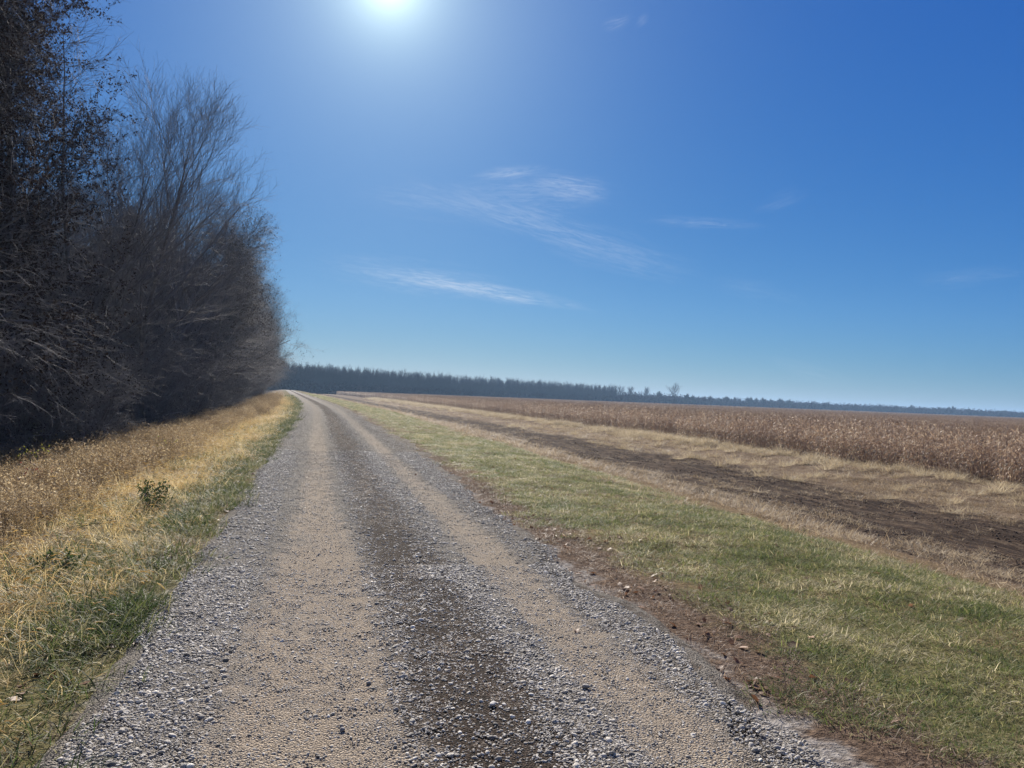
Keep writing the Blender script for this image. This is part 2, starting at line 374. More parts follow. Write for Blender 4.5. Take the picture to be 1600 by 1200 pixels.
# ------------------------------------------------------------------ scatter with geometry nodes (ground cover only)
def scatter(name, protos, pts, rot, scl, idx, label, cat=None):
    """one stuff object: protos (meshes) placed on pts"""
    coll = bpy.data.collections.new('source_'+name)
    for i, me in enumerate(protos):
        coll.objects.link(bpy.data.objects.new('%s_source_%02d' % (name, i), me))
    me = bpy.data.meshes.new(name); n = len(pts)
    me.vertices.add(n); me.vertices.foreach_set('co', np.asarray(pts, np.float32).ravel())
    for k, ty, v in (('rot', 'FLOAT_VECTOR', rot), ('scl', 'FLOAT_VECTOR', scl), ('idx', 'INT', idx)):
        a = me.attributes.new(k, ty, 'POINT')
        a.data.foreach_set('value' if ty == 'INT' else 'vector', np.asarray(v, np.int32 if ty == 'INT' else np.float32).ravel())
    o = link(name, me); tag(o, label, cat, kind='stuff')
    g = bpy.data.node_groups.new(name, 'GeometryNodeTree')
    g.interface.new_socket('Geometry', in_out='INPUT', socket_type='NodeSocketGeometry')
    g.interface.new_socket('Geometry', in_out='OUTPUT', socket_type='NodeSocketGeometry')
    N = g.nodes; L = g.links; gi = N.new('NodeGroupInput'); go = N.new('NodeGroupOutput')
    ip = N.new('GeometryNodeInstanceOnPoints'); ci = N.new('GeometryNodeCollectionInfo')
    ci.inputs[0].default_value = coll; ci.inputs['Separate Children'].default_value = True; ci.inputs['Reset Children'].default_value = True
    ip.inputs['Pick Instance'].default_value = True
    L.new(gi.outputs[0], ip.inputs['Points']); L.new(ci.outputs[0], ip.inputs['Instance'])
    for nm, dt, sock in (('rot', 'FLOAT_VECTOR', 'Rotation'), ('scl', 'FLOAT_VECTOR', 'Scale'), ('idx', 'INT', 'Instance Index')):
        na = N.new('GeometryNodeInputNamedAttribute'); na.data_type = dt; na.inputs[0].default_value = nm
        L.new(next(s for s in na.outputs if s.enabled and s.name == 'Attribute'), ip.inputs[sock])
    L.new(ip.outputs[0], go.inputs[0])
    md = o.modifiers.new('scatter', 'NODES'); md.node_group = g
    return o
def spread(rng, u0, u1, y0, y1, dens, dfun=None, onroad=False):
    n = int((u1-u0)*(y1-y0)*dens); U = rng.uniform(u0, u1, n); Y = rng.uniform(y0, y1, n); X = U+xc(Y)
    if dfun is not None:
        k = rng.random(n) < dfun(U, Y, X); U, Y, X = U[k], Y[k], X[k]
    # keep what the view (with a margin) can show
    dx = X; dy = Y; fw = dx*math.sin(YAW)+dy*math.cos(YAW); rt = dx*math.cos(YAW)-dy*math.sin(YAW)
    k = (fw > 1.2) & (np.abs(rt) < fw*.80+1.5); X, Y, U = X[k], Y[k], U[k]
    return np.stack([X, Y, (zroad if onroad else zg)(X, Y)], -1), U
def put(name, protos, parts, rng, smin, smax, label, tilt=.12, zjit=0., flat=False, cat=None, fade=None):
    P = np.concatenate(parts); n = len(P)
    s = rng.uniform(smin, smax, n)
    if fade is not None: s = s*fade(P)
    S3 = np.stack([s*rng.uniform(.85, 1.2, n), s*rng.uniform(.85, 1.2, n), s*rng.uniform(.7, 1.25, n)], -1)
    rt = np.stack([rng.normal(0, tilt, n), rng.normal(0, tilt, n), rng.uniform(0, 6.283, n)], -1)
    P = P.copy(); P[:, 2] += zjit
    return scatter(name, protos, P, rt, S3, rng.integers(0, len(protos), n), label, cat)

# ---- gravel
def stone_mesh(i, rng):
    g = (1+5**.5)/2
    v = np.array([(-1, g, 0), (1, g, 0), (-1, -g, 0), (1, -g, 0), (0, -1, g), (0, 1, g), (0, -1, -g), (0, 1, -g), (g, 0, -1), (g, 0, 1), (-g, 0, -1), (-g, 0, 1)], float)/1.902
    F = [(0, 11, 5), (0, 5, 1), (0, 1, 7), (0, 7, 10), (0, 10, 11), (1, 5, 9), (5, 11, 4), (11, 10, 2), (10, 7, 6), (7, 1, 8), (3, 9, 4), (3, 4, 2), (3, 2, 6), (3, 6, 8), (3, 8, 9), (4, 9, 5), (2, 4, 11), (6, 2, 10), (8, 6, 7), (9, 8, 1)]
    v = list(map(tuple, v)); cache = {}; F2 = []
    def mid(a, b):
        k = (min(a, b), max(a, b))
        if k not in cache:
            p = (np.array(v[a])+np.array(v[b]))/2; v.append(tuple(p/np.linalg.norm(p))); cache[k] = len(v)-1
        return cache[k]
    for a, b, c in F:
        ab, bc, ca = mid(a, b), mid(b, c), mid(c, a); F2 += [(a, ab, ca), (b, bc, ab), (c, ca, bc), (ab, bc, ca)]
    V = np.array(v)
    for _ in range(7):   # chip flat faces off it
        d = norm(rng.normal(0, 1, 3)); h = rng.uniform(.55, .85); s = V@d; V = V-np.maximum(s-h, 0)[:, None]*d
    V = V*np.array([1, rng.uniform(.6, .95), rng.uniform(.45, .75)])+rng.normal(0, .02, V.shape)
    return mesh_np('stone_%d' % i, V, np.array(F2), M_stone)
rg = np.random.default_rng(5)
stones = [stone_mesh(i, rg) for i in range(8)]
def gdens(U, Y, X):
    j = U+(fbm(X*3, Y*1.2, 41)-.5)*.6; patch = fbm(X*2.2, Y*1.3, 42)
    g = lambda c, w_: np.exp(-((j-c)/w_)**2)
    d = .60+.6*g(-.76, .30)+.70*g(1.30, .16)+.75*g(2.18, .22)+.12*g(.48, .12)-.30*g(.88, .25)
    d = d*np.interp(Y, [0, 9, 22, 60], [1, 1, .7, .0])
    d = d*(.45+1.1*patch)
    edge = (U > -.97+.3*(patch-.5)) & (U < np.interp(Y, [0, 10, 17], [2.28, 2.36, 2.6])+.5*(patch-.5))
    return np.clip(d, .05, 1)*edge
a, _ = spread(rg, -1.3, 2.8, 2.2, 7, 7500, gdens, True)
b, _ = spread(rg, -1.3, 2.9, 7, 20, 2600, gdens, True)
c, _ = spread(rg, -1.3, 3.0, 20, 60, 500, gdens, True)
P = np.concatenate([a, b, c]); n = len(P); s = np.exp(rg.normal(math.log(.0056), .46, n)); s = np.clip(s, .003, .022)*np.interp(P[:, 1], [0, 7, 20, 60], [1, 1.15, 1.6, 1.8])
s = s*np.where((np.abs(P[:, 0]-xc(P[:, 1])-.02) < .42) | (np.abs(P[:, 0]-xc(P[:, 1])-1.75) < .25), .66, 1.)
P[:, 2] += s*.02
scatter('gravel_chips', stones, P, rg.uniform(-.5, .5, (n, 3))*np.array([1, 1, 14]), np.repeat(s[:, None], 3, 1), rg.integers(0, 8, n), 'loose grey and pale limestone chips over the road surface')
# single bigger stones that stand out in the tracks
for i, (px, py, sz, lab) in enumerate([(915, 1076, .027, 'dark round stone with pale sunlit top, alone in the right wheel track'),
        (575, 1072, .018, 'small dark stone lying in the left wheel track'), (535, 1142, .017, 'dark stone lowest in the left wheel track'),
        (618, 1117, .015, 'dark stone at the inner edge of the left wheel track'), (770, 1113, .024, 'pale flat stone in the dark centre strip')]):
    d = f*FPX + r2*(px-800) + u2*(600-py); k = -1.59/d.z; x, y_ = d.x*k, d.y*k
    m_, t_ = newmat('pale_stone' if i == 4 else 'dark_stone_%d' % i)
    n_ = t_.noise(t_.n.new('ShaderNodeTexCoord').outputs['Object'], 3, 4)
    finish(t_, bsdf(t_, t_.mix(n_, (.35, .33, .30), (.6, .58, .54)) if i == 4 else t_.mix(n_, (.13, .125, .12), (.30, .28, .26)), .8))
    me = stones[i].copy(); me.name = 'stone'; me.materials[0] = m_
    o = link('stone', me); o.location = (x, y_, float(zroad(x, y_))+sz*.45); o.scale = (sz, sz, sz*(1.1 if i != 4 else .6)); o.rotation_euler = (0, .1, i)
    tag(o, lab, 'stone', 'larger stones lying on the gravel road')

# ---- grasses
def tuft(name, rng, mat, n, h, hv, rad, wid, lean, k=4, droop=.5, head=None, lie=None):
    a = rng.uniform(0, 6.283, n); rr = rad*np.sqrt(rng.random(n)); base = np.stack([rr*np.cos(a), rr*np.sin(a), np.zeros(n)-.01], -1)
    a2 = a+rng.normal(0, 1.0, n); L = np.clip(rng.normal(h, hv, n), h*.35, h*2)
    le = np.abs(rng.normal(0, lean, n)); D = np.stack([np.cos(a2)*np.sin(le), np.sin(a2)*np.sin(le), np.cos(le)], -1)
    if lie is not None: D = norm(D+np.array(lie)*rng.uniform(.3, 1, n)[:, None])
    P = [base]; dr = droop*rng.uniform(.4, 1.5, n)
    for i in range(k-1):
        D = norm(D+np.stack([np.cos(a2)*dr*.4, np.sin(a2)*dr*.4, -dr*(i/(k-1))*1.1], -1)); P.append(P[-1]+D*(L/(k-1))[:, None])
    P = np.stack(P, 1); P[..., 2] = np.maximum(P[..., 2], -.01+.02*rng.random((n, 1)))
    sa = rng.uniform(0, 6.283, n); side = np.stack([np.cos(sa), np.sin(sa), np.zeros(n)], -1)
    W = wid*rng.uniform(.6, 1.3, n)[:, None]*np.array([1.0, .95, .7, .12] if k == 4 else np.linspace(1, .15, k))
    A = Acc(); V, F = strips(P, W, side); rn = rng.random(n); A.add(V, F, np.repeat(rn, k*2))
    if head:
        hn, hl, hw = head; s = rng.choice(n, hn, replace=False); T = norm(P[s, -1]-P[s, -2]); Q = [P[s, -1]]
        for i in range(4):
            T = norm(T+np.array([0, 0, -.22])+np.stack([np.cos(a2[s]), np.sin(a2[s]), 0*a2[s]], -1)*.1); Q.append(Q[-1]+T*hl/4)
        Q = np.stack(Q, 1); Rr = hw*np.array([.35, 1, 1.0, .75, .15])[None]*rng.uniform(.7, 1.2, (hn, 1))
        V, F = tubes(Q, Rr, 4); A.add(V, F, .75+.25*np.repeat(rng.random(hn), 20))
    return A.mesh(name, mat)
rg = np.random.default_rng(21)
near = lambda P: np.interp(P[:, 1], [0, 14, 40, 100], [1, 1.1, 1.4, 2.2])
# green shoulder right of the road
turf = [tuft('turf_%d' % i, rg, M_turf, 56, [.032, .04, .052, .036, .075, .028][i], .014, .10, .0015, .75, droop=.7) for i in range(6)]
gd = lambda U, Y, X: np.clip((U-2.75+(fbm(X*1.6, Y*1.6, 50)-.5)*1.5)/.5, 0, 1)*np.clip((7.0-U+(fbm(X, Y, 51)-.5)*1.6)/.7, .0, 1)*np.clip(.45+1.3*fbm(X*1.1, Y*1.1, 52), 0, 1)
pp = [spread(rg, 2.3, 7.8, 2, 12, 230, gd)[0], spread(rg, 2.3, 7.8, 12, 30, 110, gd)[0], spread(rg, 2.3, 8, 30, 75, 28, gd)[0], spread(rg, 2.3, 8, 75, 220, 7, gd)[0]]
put('shoulder_grass', turf, pp, rg, .7, 1.5, 'short green and straw coloured turf on the right shoulder of the road', fade=near)
# green edge left of the road
gd = lambda U, Y, X: np.clip((-.90-U+(fbm(X*2.5, Y*2.5, 55)-.5)*.55)/.2, 0, 1)*np.clip((U+2.0+(fbm(X*1.2, Y*1.2, 56)-.5)*1.3)/.4, .10, 1)*np.clip(5*fbm(X*1.2, Y*.9, 57)-1.7, .15, 1)
pp = [spread(rg, -5.0, -.6, 1.8, 12, 190, gd)[0], spread(rg, -4, -.8, 12, 40, 60, gd)[0], spread(rg, -3, -.8, 40, 150, 14, gd)[0]]
vg = [tuft('verge_%d' % i, rg, M_verge, 50, [.05, .07, .09, .12][i], .025, .11, .002, .7, droop=.7) for i in range(4)]
put('verge_grass', vg, pp, rg, .8, 1.7, 'low green grass along the left edge of the gravel', fade=near)
# rusty dead grass strip, right edge
rust = [tuft('rust_%d' % i, rg, M_rust, 40, .05, .02, .10, .0018, .9, droop=.7) for i in range(4)]
gd = lambda U, Y, X: np.clip(1-np.abs(U-2.72-(fbm(X*1.2, Y*1.2, 60)-.5)*.9)/.5, 0, 1)+.12*(U > 3)*fbm(X, Y, 61)
pp = [spread(rg, 2.1, 6.5, 2, 14, 120, gd)[0], spread(rg, 2.3, 6, 14, 60, 35, gd)[0]]
gl = lambda U, Y, X: np.clip(1-np.abs(U+1.25-(fbm(X*1.5, Y*1.1, 62)-.5)*.6)/.4, 0, 1)*(fbm(X*2, Y*1.5, 69) > .48)
pp += [spread(rg, -2.2, -.8, 2, 12, 110, gl)[0]]
put('rusty_grass', rust, pp, rg, .6, 1.3, 'rusty brown dead grass along the edges of the gravel', fade=near)
# centre strip wisps
gd = lambda U, Y, X: np.clip(1-np.abs(U-.85)/.35, 0, 1)*(fbm(X*3, Y*1.2, 63) > .46)
put('centre_strip_grass', rust, [spread(rg, .4, 1.4, 2.2, 16, 110, gd, True)[0], spread(rg, .4, 1.4, 16, 50, 45, gd, True)[0]], rg, .3, .65, 'thin dead grass flattened in the dark centre strip', zjit=.005)
# slope and field edge straw
straw = [tuft('straw_%d' % i, rg, M_straw, 46, [.06, .09, .14, .07][i], .04, .17, .0028, .95, droop=.9) for i in range(4)]
def gd(U, Y, X):
    j = U+(fbm(X*.5, Y*.3, 66)-.5)*4
    mud = np.clip((j-8.8)/1.2, 0, 1)*np.clip((24-j)/1.5, 0, 1)
    core = np.clip(1-np.abs(j-19.2)/3.9, 0, 1)**.4
    return np.clip((U-6.0+(fbm(X, Y, 64)-.5)*2)/1, 0, 1)*(1-.50*mud)*(1-.90*core)*np.clip(4.4*fbm(X*.9, Y*.4, 65)-1.6, .03, 1)
pp = [spread(rg, 5.6, 31, 4, 36, 26, gd)[0], spread(rg, 5.6, 32, 36, 90, 9, gd)[0], spread(rg, 5.6, 32, 90, 250, 2, gd)[0]]
put('stubble_grass', straw, pp, rg, .8, 1.6, 'flattened dry straw grass on the slope and the field edge', fade=near)
clod = [stone_mesh(i+20, rg) for i in range(4)]
m_, t_ = newmat('dark_soil_clods'); n_ = t_.noise(t_.n.new('ShaderNodeTexCoord').outputs['Object'], 2, 4)
finish(t_, bsdf(t_, t_.mix(n_, (.045, .032, .024), (.15, .11, .08)), 1., None, .02))
for c_ in clod: c_.materials[0] = m_
def gd2(U, Y, X):
    j = U+(fbm(X*.5, Y*.3, 66)-.5)*4
    return np.clip((j-9)/1.5, 0, 1)*np.clip((24-j)/1.5, 0, 1)*np.clip(4*fbm(X*.9, Y*.3, 67)-1.4, .05, 1)
put('soil_clods', clod, [spread(rg, 8, 25, 6, 45, 22, gd2)[0], spread(rg, 8, 25, 45, 110, 6, gd2)[0]], rg, .012, .045, 'broken dark soil clods on the bare strip', fade=lambda P: np.interp(P[:, 1], [0, 40, 110], [1, 1.2, 1.4]))
tall = [tuft('mound_%d' % i, rg, M_pale, 130, .56, .15, .32, .0055, .6, k=5, droop=.75) for i in range(4)]
gd = lambda U, Y, X: np.exp(-((U-30.2)/1.3)**2)*np.clip(4.2*fbm(X*.45, Y*.3, 68)-1.1, .08, 1)*np.clip((Y-36)/25, .12, 1)+.03*(U > 22)
pp = [spread(rg, 22, 33.5, 16, 90, 8.5, gd)[0], spread(rg, 27, 33.5, 90, 300, 3.6, gd)[0]]
put('mounded_grass', tall, pp, rg, .6, 1.3, 'pale mounds of long dry grass in front of the corn', fade=lambda P: np.interp(P[:, 1], [0, 60, 200], [1, 1.1, 1.5]))
# golden foxtail left
fox = [tuft('fox_%d' % i, rg, M_gold, 44, .25, .07, .16, .0018, .55, k=5, droop=.55, head=(22, .062, .0042), lie=(.22, -.22, 0)) for i in range(5)]
gd = lambda U, Y, X: np.clip(1.3-np.abs(U+2.75-(fbm(X*.9, Y*.5, 70)-.5)*1.6)/1.3, 0, 1)*np.clip(4.6*fbm(X*1.5, Y*.9, 71)-1.75, 0, 1)+.02
pp = [spread(rg, -6.5, -1.4, 2, 14, 26, gd)[0], spread(rg, -6, -1.4, 14, 40, 14, gd)[0], spread(rg, -4, -1.3, 40, 130, 4, gd)[0]]
gd = lambda U, Y, X: np.clip(4*fbm(X*.8, Y*.6, 78)-1.9, 0, 1)*(U < -3.2)
pp += [spread(rg, -8.5, -3, 4, 40, 9, gd)[0]]
put('foxtail_grass', fox, pp, rg, .6, 1.25, 'golden foxtail grass with nodding seed heads left of the road', fade=lambda P: np.interp(P[:, 1], [0, 30, 100], [1, 1.1, 1.4]))
lay = [tuft('lay_%d' % i, rg, M_gold, 70, .20, .06, .2, .0020, 1.3, k=5, droop=1.2, lie=(.6, -.5, 0)) for i in range(3)]
gd = lambda U, Y, X: np.clip(1.2-np.abs(U+2.15-(fbm(X*.9, Y*.5, 70)-.5)*1.4)/1.1, 0, 1)*np.clip(5.5*fbm(X*1.3, Y*.8, 73)-2.1, 0, 1)
put('matted_straw', lay, [spread(rg, -4.5, -1.2, 2, 14, 75, gd)[0], spread(rg, -4, -1.2, 14, 50, 30, gd)[0], spread(rg, -4, -1.2, 50, 140, 5, gd)[0]], rg, .6, 1.3, 'matted golden straw lying between foxtails and green verge')
# brown weeds further left
def weed(name, rng, mat, n, h):
    a = rng.uniform(0, 6.283, n); base = np.stack([.2*np.cos(a)*rng.random(n), .2*np.sin(a)*rng.random(n), np.zeros(n)], -1)
    le = np.abs(rng.normal(0, .28, n)); D = np.stack([np.cos(a)*np.sin(le), np.sin(a)*np.sin(le), np.cos(le)], -1); L = h*rng.uniform(.5, 1.15, n)
    P = [base]
    for i in range(4): D = norm(D+rng.normal(0, .09, (n, 3))); P.append(P[-1]+D*(L/4)[:, None])
    P = np.stack(P, 1); A = Acc(); V, F = tubes(P, np.full((n, 5), .0016)*np.linspace(1.4, .6, 5), 3); A.add(V, F, np.repeat(rng.random(n), 15))
    # side shoots with dry seed tufts
    m = n*6; s = rng.integers(0, n, m); k = rng.integers(2, 5, m); b = P[s, k]; a = rng.uniform(0, 6.283, m)
    d = norm(np.stack([np.cos(a), np.sin(a), rng.uniform(.2, 1.4, m)], -1)); l = rng.uniform(.04, .15, m)
    Q = np.stack([b, b+d*(l*.5)[:, None], b+norm(d+[0, 0, -.3])*l[:, None]], 1)
    V, F = tubes(Q, np.array([.001, .001, .0022])[None].repeat(m, 0), 3); A.add(V, F, np.repeat(rng.random(m), 9))
    c = Q[:, -1].repeat(3, 0)+rng.normal(0, .018, (m*3, 3)); dd = norm(rng.normal(0, 1, (m*3, 3)))*.012; sd2 = norm(rng.normal(0, 1, (m*3, 3)))
    V, F = strips(np.stack([c-dd, c+dd], 1), np.full((m*3, 2), .0045), sd2); A.add(V, F, np.repeat(rng.random(m*3), 4))
    return A.mesh(name, mat)
weeds = [weed('weed_%d' % i, rg, M_weed, 16, [.42, .58, .34, .48][i]) for i in range(4)]
gd = lambda U, Y, X: np.clip((-2.9-U+(fbm(X*.7, Y*.5, 75)-.5)*1.8)/.7, 0, 1)*np.clip(2*fbm(X*.9, Y*.7, 76)-.1, .15, 1)
pp = [spread(rg, -9.5, -2.4, 4, 20, 20, gd)[0], spread(rg, -9, -2.4, 20, 60, 8, gd)[0], spread(rg, -8, -2.4, 60, 150, 3, gd)[0]]
put('dead_weeds', weeds, pp, rg, .5, 1.1, 'tangle of brown dead weeds on the bank below the wood', fade=lambda P: np.interp(P[:, 1], [0, 40, 120], [1, 1.1, 1.6]))
wst = [tuft('wst_%d' % i, rg, M_weed, 60, .22, .08, .2, .0024, .6, k=5, droop=.8) for i in range(3)]
put('bank_tufts', vg, [spread(rg, -8, -1.9, 3, 40, 30, lambda U, Y, X: np.clip(5*fbm(X*.9, Y*.7, 79)-2.6, 0, 1))[0]], rg, 1., 2.2, 'patches of dark green grass among the dead weeds', cat=None)
put('bank_grass', wst, [spread(rg, -10, -2.6, 3, 20, 26, gd)[0], spread(rg, -10, -2.6, 20, 60, 10, gd)[0], spread(rg, -9, -2.4, 60, 160, 4, gd)[0]], rg, .7, 1.4, 'dull brown grass covering the bank below the wood', fade=lambda P: np.interp(P[:, 1], [0, 40, 120], [1, 1.1, 1.8]))

# ---- fallen leaves (lobed)
def leaf_mesh(name, rng, mat, s=.05):
    th = np.linspace(0, 6.283, 15)[:-1]; rad = 1+.32*np.cos(th*5+rng.uniform(0, 6))*rng.uniform(.5, 1)
    V = np.stack([np.cos(th)*rad*1.35, np.sin(th)*rad*.8, np.zeros(14)], -1)*s; V = np.concatenate([[[0, 0, 0]], V])
    V[:, 2] = s*(.55*(V[:, 0]/s)**2*rng.uniform(-.4, .7)+.5*(V[:, 1]/s)**2*rng.uniform(-.2, .9))
    F = np.array([(0, i+1, (i+1) % 14+1) for i in range(14)])
    return mesh_np(name, V, F, mat, {'rnd': np.full(15, rng.random())}, True)
lvs = [leaf_mesh('leaf_%d' % i, rg, M_leaf, .021) for i in range(7)]
gd = lambda U, Y, X: (np.exp(-((U+1.25)/.4)**2)*1.8+np.exp(-((U-2.8)/.6)**2)*2.2+.06+.04*(U < -2)+.16*(U > 3.2))*np.clip(3*fbm(X*1.5, Y*1.5, 80)-1.15, .03, 1)*np.where((U > -.9) & (U < 2.1), .07, 1)
pp = [spread(rg, -5, 7, 2, 14, 26, gd)[0], spread(rg, -4, 6, 14, 40, 6, gd)[0]]
put('fallen_leaves', lvs, pp, rg, .7, 1.35, 'brown and orange dead leaves caught in the verges', tilt=.35, zjit=.014, cat=None)

# ------------------------------------------------------------------ branching plants
def grow(P, Rr, n, t0, t1, ang, length, k, up, wob, rr, rng, bias=(0, 0, 0), lo=.35, jit=.3, rmin=.004):
    N, K, _ = P.shape; T = norm(np.gradient(P, axis=1))
    tt = t0+(t1-t0)*((np.arange(n)+rng.random((N, n)))/n); x = tt*(K-1); i = np.minimum(x.astype(int), K-2); fr = (x-i)[..., None]
    ix = np.arange(N)[:, None]; b = P[ix, i]*(1-fr)+P[ix, i+1]*fr; tg = T[ix, i]; rb = Rr[ix, i]*(1-fr[..., 0])+Rr[ix, i+1]*fr[..., 0]
    ph = np.arange(n)*2.39996+rng.uniform(0, 6.283, (N, 1))+rng.normal(0, .35, (N, n))
    ref = np.where(np.abs(tg[..., 2:3]) > .9, [1., 0, 0], [0, 0, 1.]); A = norm(np.cross(tg, ref)); B = np.cross(tg, A)
    an = np.broadcast_to(ang(tt) if callable(ang) else ang, tt.shape)+rng.normal(0, .14, tt.shape)
    D = tg*np.cos(an)[..., None]+(A*np.cos(ph)[..., None]+B*np.sin(ph)[..., None])*np.sin(an)[..., None]
    L = (length(tt) if callable(length) else length)*rng.uniform(1-jit, 1+jit, tt.shape)
    M = N*n; D = D.reshape(M, 3); b = b.reshape(M, 3); L = L.reshape(M); rb = rb.reshape(M); tf = tt.reshape(M)
    upv = (up(tf) if callable(up) else np.full(M, up)); Q = [b]
    for s in range(k-1):
        D = norm(D+np.stack([0*upv, 0*upv, upv/(k-1)], -1)+np.array(bias)/(k-1)+rng.normal(0, wob/(k-1)**.5, (M, 3)))
        Q.append(Q[-1]+D*(L/(k-1))[:, None])
    r0 = np.maximum(rb*rr, rmin); Ra = r0[:, None]*np.linspace(1, lo, k)
    return np.stack(Q, 1), Ra
def bare_tree(name, rng, h, trunk_r, spec, lean=(0, 0), leaves=0, leaf_mat=None, stems=1, spreadb=.1, kt=12, far=False, leafsize=.05, split=True, top=.12):
    a = rng.uniform(0, 6.283, stems); P = []; D = np.stack([np.cos(a)*spreadb+lean[0], np.sin(a)*spreadb+lean[1], np.ones(stems)], -1); D = norm(D)
    p = np.stack([np.cos(a)*.12*(stems > 1), np.sin(a)*.12*(stems > 1), np.full(stems, -.15)], -1); P = [p]; Lh = h*rng.uniform(.75, 1, stems) if stems > 1 else np.array([h])
    for i in range(kt-1):
        D = norm(D+rng.normal(0, .045, (stems, 3))+[0, 0, .03]); P.append(P[-1]+D*(Lh/(kt-1))[:, None])
    P = np.stack(P, 1); Rr = trunk_r*np.linspace(1, top, kt)[None].repeat(stems, 0)
    Rr[:, 0] *= 1.35
    TR, CR = Acc(), Acc()
    V, F = tubes(P, Rr, 4 if far else 7); TR.add(V, F, .5)
    cur = (P, Rr); tips = []
    for li, sp in enumerate(spec):
        cur = grow(*cur, rng=rng, **sp); V, F = tubes(*cur, sides=3 if (li > 0 or far) else 5)
        CR.add(V, F, np.repeat(rng.random(len(cur[0])), cur[0].shape[1]*(3 if (li > 0 or far) else 5)), 0)
        tips.append(cur[0])
    if leaves:
        src = tips[-2 if len(tips) > 2 else -1]; i = rng.integers(0, len(src), leaves); k = rng.integers(1, src.shape[1], leaves)
        c = src[i, k]+rng.normal(0, min(.06, h*.05), (leaves, 3)); d = norm(rng.normal(0, 1, (leaves, 3))+[0, 0, -.6])*leafsize; s = norm(np.cross(d, rng.normal(0, 1, (leaves, 3))))
        V, F = strips(np.stack([c-d, c, c+d], 1), np.array([.15, .8, .12])[None].repeat(leaves, 0)*leafsize*.75, s)
        CR.add(V, F, np.repeat(rng.random(leaves), 6), 1)
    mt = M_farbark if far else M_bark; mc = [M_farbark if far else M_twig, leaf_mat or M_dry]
    if not split:
        n = TR.n; TR.V += CR.V; TR.F += [x+n for x in CR.F]; TR.A += CR.A; TR.M += CR.M; TR.n += CR.n
        return TR.mesh(name, mc)
    return TR.mesh(name+'_trunk', mt), CR.mesh(name+'_crown', mc)
def plant(name, pair, loc, rz, sc, label, cat, group=None, sz=1):
    o = bpy.data.objects.new(name, None); COL.objects.link(o); o.empty_display_size = .3
    o.location = loc; o.rotation_euler = (0, 0, rz); o.scale = (sc, sc, sc*sz); tag(o, label, cat, group)
    link('trunk', pair[0], o); link('crown', pair[1], o); return o
rt_ = np.random.default_rng(77)
def spec_vase(h):      # fine upswept fan
    return [dict(n=20, t0=.16, t1=.95, ang=lambda t: .95-.45*t, length=lambda t: h*(.60-.42*t), k=7, up=.55, wob=.18, rr=.55),
            dict(n=11, t0=.2, t1=.97, ang=.5, length=lambda t: h*.21*(1.15-.6*t), k=5, up=.35, wob=.22, rr=.5, rmin=.007),
            dict(n=7, t0=.15, t1=1, ang=.5, length=h*.085, k=4, up=.3, wob=.25, rr=.6, rmin=.005, lo=.5),
            dict(n=5, t0=.2, t1=1, ang=.5, length=h*.042, k=3, up=.2, wob=.2, rr=.7, rmin=.0045, lo=.6)]
def spec_wide(h):      # spreading lower limbs that droop towards the light
    return [dict(n=26, t0=.15, t1=.97, ang=lambda t: 1.08-.50*t, length=lambda t: h*(.42-.26*t), k=7, up=lambda t: .08+.55*t, wob=.42, rr=.36, bias=(.12, 0, 0)),
            dict(n=10, t0=.15, t1=1, ang=.6, length=lambda t: h*.16*(1.1-.5*t), k=5, up=0, wob=.42, rr=.5, rmin=.007),
            dict(n=7, t0=.1, t1=1, ang=.6, length=h*.075, k=4, up=-.05, wob=.4, rr=.6, rmin=.005, lo=.5),
            dict(n=5, t0=.2, t1=1, ang=.6, length=h*.036, k=3, up=0, wob=.3, rr=.7, rmin=.004, lo=.6)]
def spec_tiered(h):    # tall, straight, thin level branches
    return [dict(n=34, t0=.30, t1=.99, ang=lambda t: 1.25-.35*t, length=lambda t: h*(.34-.27*t), k=7, up=.10, wob=.16, rr=.34, rmin=.014),
            dict(n=7, t0=.25, t1=1, ang=.6, length=lambda t: h*.085*(1.1-.5*t), k=4, up=.1, wob=.25, rr=.55, rmin=.009),
            dict(n=4, t0=.2, t1=1, ang=.5, length=h*.035, k=3, up=.05, wob=.25, rr=.6, rmin=.005, lo=.5)]
V1 = [bare_tree('vase_%d' % i, rt_, 16, .20, spec_vase(16)) for i in range(2)]
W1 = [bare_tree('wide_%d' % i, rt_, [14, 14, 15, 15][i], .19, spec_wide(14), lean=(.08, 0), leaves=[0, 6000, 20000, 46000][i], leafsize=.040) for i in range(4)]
T1 = [bare_tree('tier_%d' % i, rt_, 18, .12, spec_tiered(18)) for i in range(2)]
def spec_brush(h):
    return [dict(n=9, t0=.15, t1=.97, ang=.65, length=h*.42, k=6, up=-.2, wob=.4, rr=.55, rmin=.007, bias=(.1, -.05, 0)),
            dict(n=8, t0=.1, t1=1, ang=.6, length=h*.17, k=4, up=-.3, wob=.3, rr=.6, rmin=.005),
            dict(n=4, t0=.2, t1=1, ang=.6, length=h*.07, k=3, up=-.2, wob=.3, rr=.7, rmin=.0035, lo=.6)]
B1 = [bare_tree('brush_%d' % i, rt_, [4.5, 3.5, 5.5][i], .035, spec_brush([4.5, 3.5, 5.5][i]), stems=9, spreadb=.45, kt=8, leaves=[0, 500, 1500][i], leafsize=.035) for i in range(3)]

def at(u, y, dz=0): 
    x = u+float(xc(y)); return (x, y, float(zg(x, y))+dz)
G = 'bare trees crowded together in the wood left of the road'
